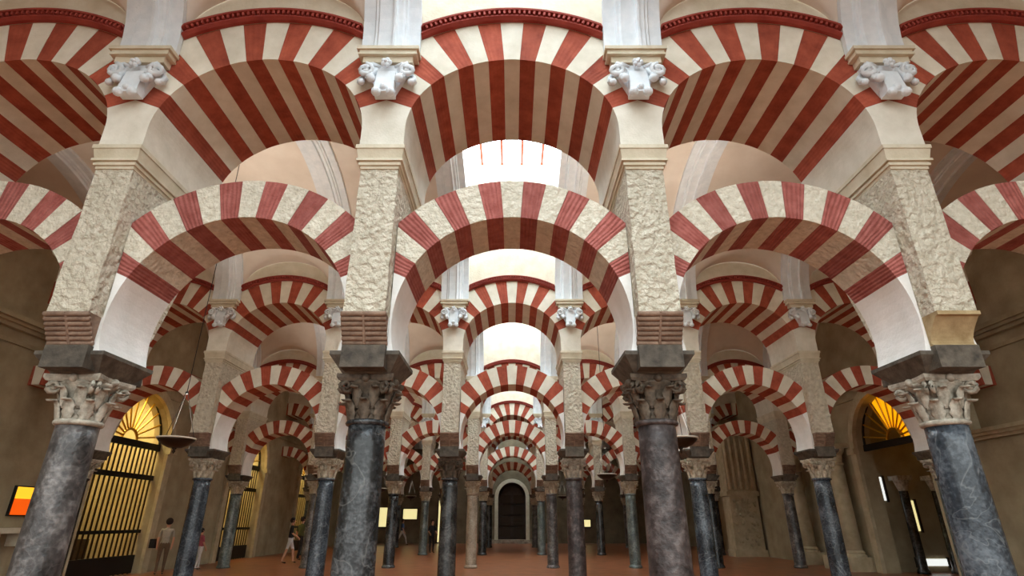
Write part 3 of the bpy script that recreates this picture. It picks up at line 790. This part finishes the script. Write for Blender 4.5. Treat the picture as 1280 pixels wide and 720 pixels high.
    if golden:
        ld = bpy.data.lights.new('chapel_lamp', 'AREA'); ld.energy = CHAPEL_WATTS; ld.color = (1.0, 0.80, 0.34); ld.size = 2.4
        lo = obj('chapel_lamp', ld, None, (x + s * 1.2, y, 6.05))
for k in (2, 3, 4): chapel(nav_c[k], -1)
def side_light(x, w, z0, z1, m, lab):
    t = thing('lit_window', lab, 'window', (x, nav_c[2] + 2.17, 0))
    q = MB(); q.box(-w / 2, w / 2, -0.02, 0.01, z0, z1); obj('pane', q.me('pane', m), t)
    for sx in (-1, 1): q = MB(); q.box(sx * w / 2 - .04, sx * w / 2 + .04, -0.06, 0.01, z0 - .05, z1 + .05); obj('frame', q.me('frame', 'dark_wood'), t)
yr = nav_c[2]
side_light(14.25, 0.34, 1.3, 2.3, 'lit_cream', 'cream lit pane deep inside the open side arch')
side_light(13.35, 0.26, 2.3, 3.1, 'lit_white', 'narrow white lit pane inside the open side arch')
side_light(14.5, 1.1, 0.2, 0.42, 'lit_white', 'low white lit strip at floor inside the side arch')
for i_, (dy, m_, lab) in enumerate(((13.75, 'sh_black', 'dark stone post inside the open side arch beside white pane'), (14.9, 'sh_black', 'dark stone post inside the open side arch beside cream pane'))):
    t = thing('stone_post', lab, 'post', (dy, yr + 1.6, 0))
    q = MB(); q.lathe([(0.2, 0), (0.2, .1), (0.15, .16), (0.14, 2.6)], 18); obj('shaft', q.me('shaft', m_, True), t)
    q = MB(); q.lathe([(0.14, 2.6), (0.2, 2.8), (0.24, 2.95)], 18); q.box(-.26, .26, -.26, .26, 2.95, 3.1); obj('capital', q.me('capital', 'cap_grey'), t)
chapel(nav_c[2], 1, golden=False)

# string course along the side walls
for s, nm in ((-1, 'trim_1'), (1, 'trim_2')):
    q = MB()
    for z, d_, h_ in ((6.1, 0.12, 0.10), (6.2, 0.20, 0.08), (6.28, 0.28, 0.12), (5.75, 0.06, 0.10)):
        q.box(min(s * XW, s * (XW - d_)), max(s * XW, s * (XW - d_)), YB, YEND, z, z + h_)
    struct(nm, q.me(nm, 'wall_brown'), 'stepped stone string course high on the wall %s' % side_words(s), 'trim')
q = MB()
for z, d_, h_ in ((3.62, 0.10, 0.08), (3.70, 0.18, 0.08), (3.78, 0.24, 0.10)):
    q.box(XW - d_, XW, naves[1][0], nav_c[2] - CH_W - 0.45, z, z + h_)
struct('trim_3', q.me('trim_3', 'beige_stone'), 'moulded stone ledge under the fluted bracket on side wall', 'trim')

# fluted bracket pilaster on the wall toward the fluted pier
def fluted(name, label, loc, w, d_, z0, z1, nfl, face):
    t = thing(name, label, 'pilaster', loc)
    q = MB(); q.box(-w / 2, w / 2, -d_ / 2, d_ / 2, z0, z1); obj('pilaster_core', q.me('pilaster_core', 'beige_stone'), t)
    for i in range(nfl):
        u = -w / 2 + w * (i + .5) / nfl; q = MB(); rr = w / nfl * 0.3
        if face == 'y': q.tube([(0, 0, z0 + .1), (0, 0, z1 - .1)], rr, 8); p_ = (u, -d_ / 2, 0)
        else: q.tube([(0, 0, z0 + .1), (0, 0, z1 - .1)], rr, 8); p_ = (-w / 2, -d_ / 2 + d_ * (i + .5) / nfl, 0)
        obj('flute', q.me('flute', 'beige_stone', True), t, p_)
    return t
t = fluted('fluted_bracket', 'fluted beige stone bracket above ledge on the side wall', (XW - 0.223, 15.87, 0), 0.44, 1.5, 3.88, 5.7, 5, 'x')
YP = Y0 + S * 3
t = fluted('fluted_pier', 'beige stone pier with long flutes above a carved relief panel', (11.76, YP - 1.25, 0), 1.5, 1.0, 3.0, 6.4, 5, 'y')
q = MB(); q.box(-0.8, 0.8, -0.55, 0.5, 0, 0.3); q.box(-0.72, 0.72, -0.5, 0.5, 0.3, 2.8); q.box(-0.82, 0.82, -0.56, 0.5, 2.8, 3.02); obj('pedestal', q.me('pedestal', 'beige_stone'), t)
rnd = random.Random(5)
q = MB()
for i in range(60): q.ball((rnd.uniform(-.55, .55), -0.51, rnd.uniform(0.5, 2.6)), rnd.uniform(0.05, 0.1), 6)
o = obj('carved_relief', q.me('carved_relief', 'beige_stone', True), t); o['kind'] = 'stuff'

# engaged half columns beside the third row
def half_column(y, lab):
    t = thing('engaged_column', lab, 'column', (XW - 0.43, y, 0), kind='thing')
    q = MB(); q.lathe([(0.30, 0.55), (0.28, 2.0), (0.26, 3.6)], 20); obj('shaft', q.me('shaft', 'beige_stone', True), t)
    q = MB(); q.lathe([(0.40, 0.45), (0.40, 0.5), (0.34, 0.56), (0.36, 0.6), (0.31, 0.66)], 20); q.box(-0.42, 0.42, -0.42, 0.42, 0, 0.45); obj('base', q.me('base', 'beige_stone'), t)
    q = MB(); q.lathe([(0.27, 3.55), (0.30, 3.58), (0.30, 3.62), (0.26, 3.66), (0.30, 3.9), (0.40, 4.05), (0.42, 4.15)], 20); q.box(-0.42, 0.42, -0.42, 0.42, 4.15, 4.3); obj('capital', q.me('capital', 'beige_stone'), t)
half_column(21.75, 'smooth beige half column between the open side arch and another half column')
half_column(22.75, 'smooth beige half column set close against the row end')
half_column(25.0, 'lone smooth beige half column on the wall past the row end')

# lit information panel and shelf on the wall near the golden grilles
yp = 15.2
t = thing('wall_sign', 'small orange and yellow lit panel on the brown wall', 'sign', (-XW + 0.02, yp, 2.1))
q = MB(); q.box(-0.02, 0.05, -0.36, 0.36, -0.36, 0.36); obj('sign_box', q.me('sign_box', 'iron'), t)
q = MB(); q.box(0.05, 0.06, -0.33, 0.33, -0.33, 0.05); obj('orange_field', q.me('orange_field', 'lit_orange'), t)
q = MB(); q.box(0.05, 0.06, -0.33, 0.33, 0.05, 0.33); obj('yellow_field', q.me('yellow_field', 'lit_yellow'), t)
t = thing('stone_shelf', 'pale stone shelf under the orange lit panel', 'shelf', (-XW, yp - 0.3, 1.35))
q = MB(); q.box(0, 0.45, -0.9, 0.7, 0, 0.12); obj('slab', q.me('slab', 'cornice'), t)
q = MB(); q.box(0, 0.3, -0.5, -0.35, -0.3, 0.0); q2 = q.me('bracket', 'cornice'); obj('bracket', q2, t); obj('bracket', q2, t, (0, 0.7, 0))

# lit openings in the end wall
def lit_opening(x, w, z0, z1, m, lab, frame=True):
    t = thing('lit_window', lab, 'window', (x, YEND - 0.02, 0))
    q = MB(); q.box(-w / 2, w / 2, -0.03, 0.02, z0, z1); obj('pane', q.me('pane', m), t)
    q = MB(); e = 0.07
    for (xa, xb, za, zb) in ((-w / 2 - e, -w / 2, z0 - e, z1 + e), (w / 2, w / 2 + e, z0 - e, z1 + e), (-w / 2, w / 2, z1, z1 + e), (-w / 2, w / 2, z0 - e, z0)): q.box(xa, xb, -0.08, 0.02, za, zb)
    obj('frame', q.me('frame', 'dark_wood'), t)
lit_opening(-8.1, 1.1, 1.75, 2.5, 'lit_cream', 'bright cream window in end wall above the walking person')
lit_opening(-10.2, 0.9, 1.2, 2.6, 'lit_cream', 'cream lit window in the end wall nearest the golden grilles side'.replace('nearest the', 'by the'))
lit_opening(-7.0, 0.16, 0.1, 2.9, 'lit_white', 'tall thin white slit of light in end wall')
lit_opening(-5.6, 0.5, 0.1, 3.2, 'lit_cream', 'tall pale lit doorway beside the dark clothed person')
lit_opening(3.0, 0.18, 0.1, 2.6, 'lit_white', 'thin white slit of light between the end columns')
lit_opening(5.9, 0.6, 1.2, 1.7, 'lit_cream', 'small cream lit window in end wall toward fluted pier')

# ------------------------------------------------------------------ hanging lamps
def f_dish(mb): mb.lathe([(0.02, -0.16), (0.12, -0.15), (0.22, -0.10), (0.29, -0.04), (0.32, 0.0), (0.305, 0.01), (0.2, -0.07), (0.05, -0.11)], 28, cap=False)
def f_rim(mb):
    pts = [(0.32 * math.cos(2 * PI * i / 32), 0.32 * math.sin(2 * PI * i / 32), 0.012) for i in range(33)]; mb.tube(pts, 0.016, 6)
def f_lchain(mb): mb.tube([(0.29, 0, 0.01), (0.02, 0, 0.85)], 0.006, 5)
def f_rod(mb): mb.tube([(0, 0, 0.85), (0, 0, 6.75)], 0.008, 6); mb.ball((0, 0, 0.86), 0.03, 8)
def f_cup(mb): mb.lathe([(0.02, -0.03), (0.035, 0.0), (0.04, 0.07), (0.035, 0.075)], 10)
def f_fin(mb): mb.lathe([(0.003, -0.26), (0.03, -0.22), (0.02, -0.19), (0.05, -0.155)], 12)
for k, nm in ((1, 'fifth'), (2, 'fourth'), (3, 'third'), (4, 'second')):
    for x, w_ in ((B, 'first bay toward fluted pier'), (-2 * B, 'second bay toward golden grilles')):
        t = thing('hanging_lamp', 'dark dish lamp on chains, %s, %s nave from dark portal' % (w_, nm), 'lamp', (x, nav_c[k], 3.02), group='dish lamps hanging in the naves')
        obj('dish', simple('dish', f_dish, 'bronze', True), t); obj('rim', simple('rim', f_rim, 'rim', True), t)
        for i in range(3): obj('chain', simple('chain', f_lchain, 'iron'), t, (0, 0, 0), 2 * PI * i / 3 + .4)
        obj('hanging_rod', simple('hanging_rod', f_rod, 'iron'), t); obj('finial', simple('finial', f_fin, 'bronze', True), t)
        ll = bpy.data.lights.new('vault_fill', 'AREA'); ll.shape = 'DISK'; ll.size = 0.4; ll.energy = VAULT_FILL_WATTS; ll.color = (1.0, 0.88, 0.74); ll.spread = R(80)  # upward fill added in the dish to brighten the side vaults
        lo = obj('vault_fill', ll, t, (0, 0, 0.09)); lo.rotation_euler = (PI, 0, 0)
        for i in range(6): obj('glass_cup', simple('glass_cup', f_cup, 'rim', True), t, (0.19 * math.cos(i * PI / 3), 0.19 * math.sin(i * PI / 3), -0.04))

# ------------------------------------------------------------------ people
def person(label, loc, rz, height, top, bottom, walk=0.0, shorts=False, lean=0.0, bag=None, reach=0.0, skirt_z=None):
    s = height / 1.72
    P = {}
    def J(n, x, y, z, r): P[n] = (Vector((x, y + lean * max(0, z - .9), z)) * s, r * s)
    J('pelvis', 0, 0, .95, .125); J('waist', 0, 0, 1.08, .115); J('chest', 0, .0, 1.27, .14); J('neck0', 0, 0, 1.43, .065); J('neck', 0, -.005, 1.49, .05)
    J('head0', 0, -.015, 1.56, .085); J('head', 0, -.01, 1.64, .095); J('crown', 0, 0, 1.70, .06)
    for sx, n in ((-1, 'l'), (1, 'r')):
        w = walk * sx
        J('hip' + n, sx * .09, 0, .90, .095); J('knee' + n, sx * .10, -.28 * w - .02, .50, .06); J('ank' + n, sx * .10, -.42 * w + (.06 if w < 0 else 0), .09, .04); J('toe' + n, sx * .11, -.42 * w - .13, .03, .03)
        J('sh' + n, sx * .17, 0, 1.40, .06); J('elb' + n, sx * .23, .03 + .14 * w - reach * .05, 1.13, .042); J('wri' + n, sx * .22, -.06 + .22 * w - reach * .22, .90 + reach * .22, .03); J('hand' + n, sx * .21, -.09 + .24 * w - reach * .27, .82 + reach * .25, .035)
    E = [('pelvis', 'waist'), ('waist', 'chest'), ('chest', 'neck0'), ('neck0', 'neck'), ('neck', 'head0'), ('head0', 'head'), ('head', 'crown')]
    for n in 'lr': E += [('pelvis', 'hip' + n), ('hip' + n, 'knee' + n), ('knee' + n, 'ank' + n), ('ank' + n, 'toe' + n), ('chest', 'sh' + n), ('sh' + n, 'elb' + n), ('elb' + n, 'wri' + n), ('wri' + n, 'hand' + n)]
    # fingers: short chains from the hand
    for sx, n in ((-1, 'l'), (1, 'r')):
        h = P['hand' + n][0]
        for i, (dx, dl) in enumerate(((-.026, .055), (-.009, .07), (.009, .068), (.026, .056))):
            P['f%d%s' % (i, n)] = (h + Vector((dx * .3, dx - .005, -dl)) * s, .009 * s); E.append(('hand' + n, 'f%d%s' % (i, n)))
        P['th' + n] = (h + Vector((-sx * .01, -.05, -.025)) * s, .010 * s); E.append(('hand' + n, 'th' + n))
    names = list(P); idx = {n: i for i, n in enumerate(names)}
    me_ = bpy.data.meshes.new('body'); me_.from_pydata([P[n][0] for n in names], [(idx[p], idx[q]) for p, q in E], [])
    o = bpy.data.objects.new('body_tmp', me_); link(o)
    md = o.modifiers.new('skin', 'SKIN'); md.use_smooth_shade = True
    for i, n in enumerate(names):
        sv = me_.skin_vertices[0].data[i]; sv.radius = (P[n][1], P[n][1]); sv.use_root = (n == 'pelvis')
    o.modifiers.new('sub', 'SUBSURF').levels = 2
    bpy.context.view_layer.update()
    ev = o.evaluated_get(bpy.context.evaluated_depsgraph_get()); new = bpy.data.meshes.new_from_object(ev)
    bpy.data.objects.remove(o)
    new.materials.clear()
    for m_ in ('skin', top, bottom, 'dark_cloth'): new.materials.append(M[m_])
    hem = skirt_z if skirt_z else (.55 if shorts else .08)
    for p in new.polygons:
        c = p.center / s
        arm = abs(c.x) > .19 and c.z > .7
        if c.z > 1.46: k = 0
        elif arm: k = 0 if c.z < 1.16 else 1
        elif c.z > .98: k = 1
        elif c.z > hem: k = 2
        elif c.z < .07: k = 3
        else: k = 0
        p.material_index = k; p.use_smooth = True
    t = thing('person', label, 'person', loc, rz)
    obj('body', new, t)
    q = MB(); hc = P['head'][0]
    q.ball((hc.x, hc.y + .02 * s, hc.z + .012 * s), .112 * s, 12, 1.05)
    q.v = [(x, max(y, hc.y - .055 * s) if z < hc.z + .05 * s else y, z) for x, y, z in q.v]
    obj('hair', q.me('hair', 'hair_dark', True), t)
    q = MB()
    q.ball((hc.x, hc.y - .10 * s, hc.z - .03 * s), .016 * s, 6)
    obj('nose', q.me('nose', 'skin', True), t)
    for sx in (-1, 1):
        q = MB(); q.ball((hc.x + sx * .035 * s, hc.y - .088 * s, hc.z + .0 * s), .011 * s, 6); obj('eye', q.me('eye', 'dark_cloth', True), t)
        q = MB(); q.ball((hc.x + sx * .097 * s, hc.y, hc.z - .01 * s), .022 * s, 6); obj('ear', q.me('ear', 'skin', True), t)
    q = MB(); q.tube([(hc.x - .025 * s, hc.y - .092 * s, hc.z - .065 * s), (hc.x + .025 * s, hc.y - .092 * s, hc.z - .065 * s)], .006 * s, 5); obj('mouth', q.me('mouth', 'pink_cloth', True), t)
    if bag:
        q = MB(); q.box(-.09, .09, -.06, .06, -.16, .12)
        b_ = obj('shoulder_bag', q.me('shoulder_bag', 'dark_cloth'))
        b_.location = (loc[0] + bag[0], loc[1] + bag[1], loc[2] + bag[2] * s); tag(b_, bag[3], 'bag')
    return t
def at(px, D): return (px - 640) * D / 748.0
person('person in pale grey top standing before the golden grille', (at(213, 20.2), 20.2, 0), PI + .5, 1.68, 'grey_cloth', 'brown_cloth', bag=(-.37, -.05, .98, 'dark bag hanging at the side of the person in grey'))
person('small person in pink top leaning by the golden grille', (at(258, 22.4), 22.4, 0), PI - .6, 1.36, 'pink_cloth', 'white_cloth', walk=.25, lean=.12)
person('person in dark top and white shorts walking past chapel', (at(367, 25.5), 25.5, 0), 1.9, 1.72, 'dark_cloth', 'white_cloth', walk=.45, shorts=True, reach=.5)
person('person in olive jacket beside the one in white shorts', (at(379, 27.5), 27.5, 0), 2.6, 1.78, 'green_cloth', 'dark_cloth', walk=.2)
person('person in white walking before the cream lit window', (at(504, 44.0), 44.0, 0), 1.4, 1.72, 'blue_cloth', 'white_cloth', walk=.8)
person('person in black clothes standing by the pale lit doorway', (at(541, 33.5), 33.5, 0), .6, 1.66, 'dark_cloth', 'dark_cloth', reach=.6)
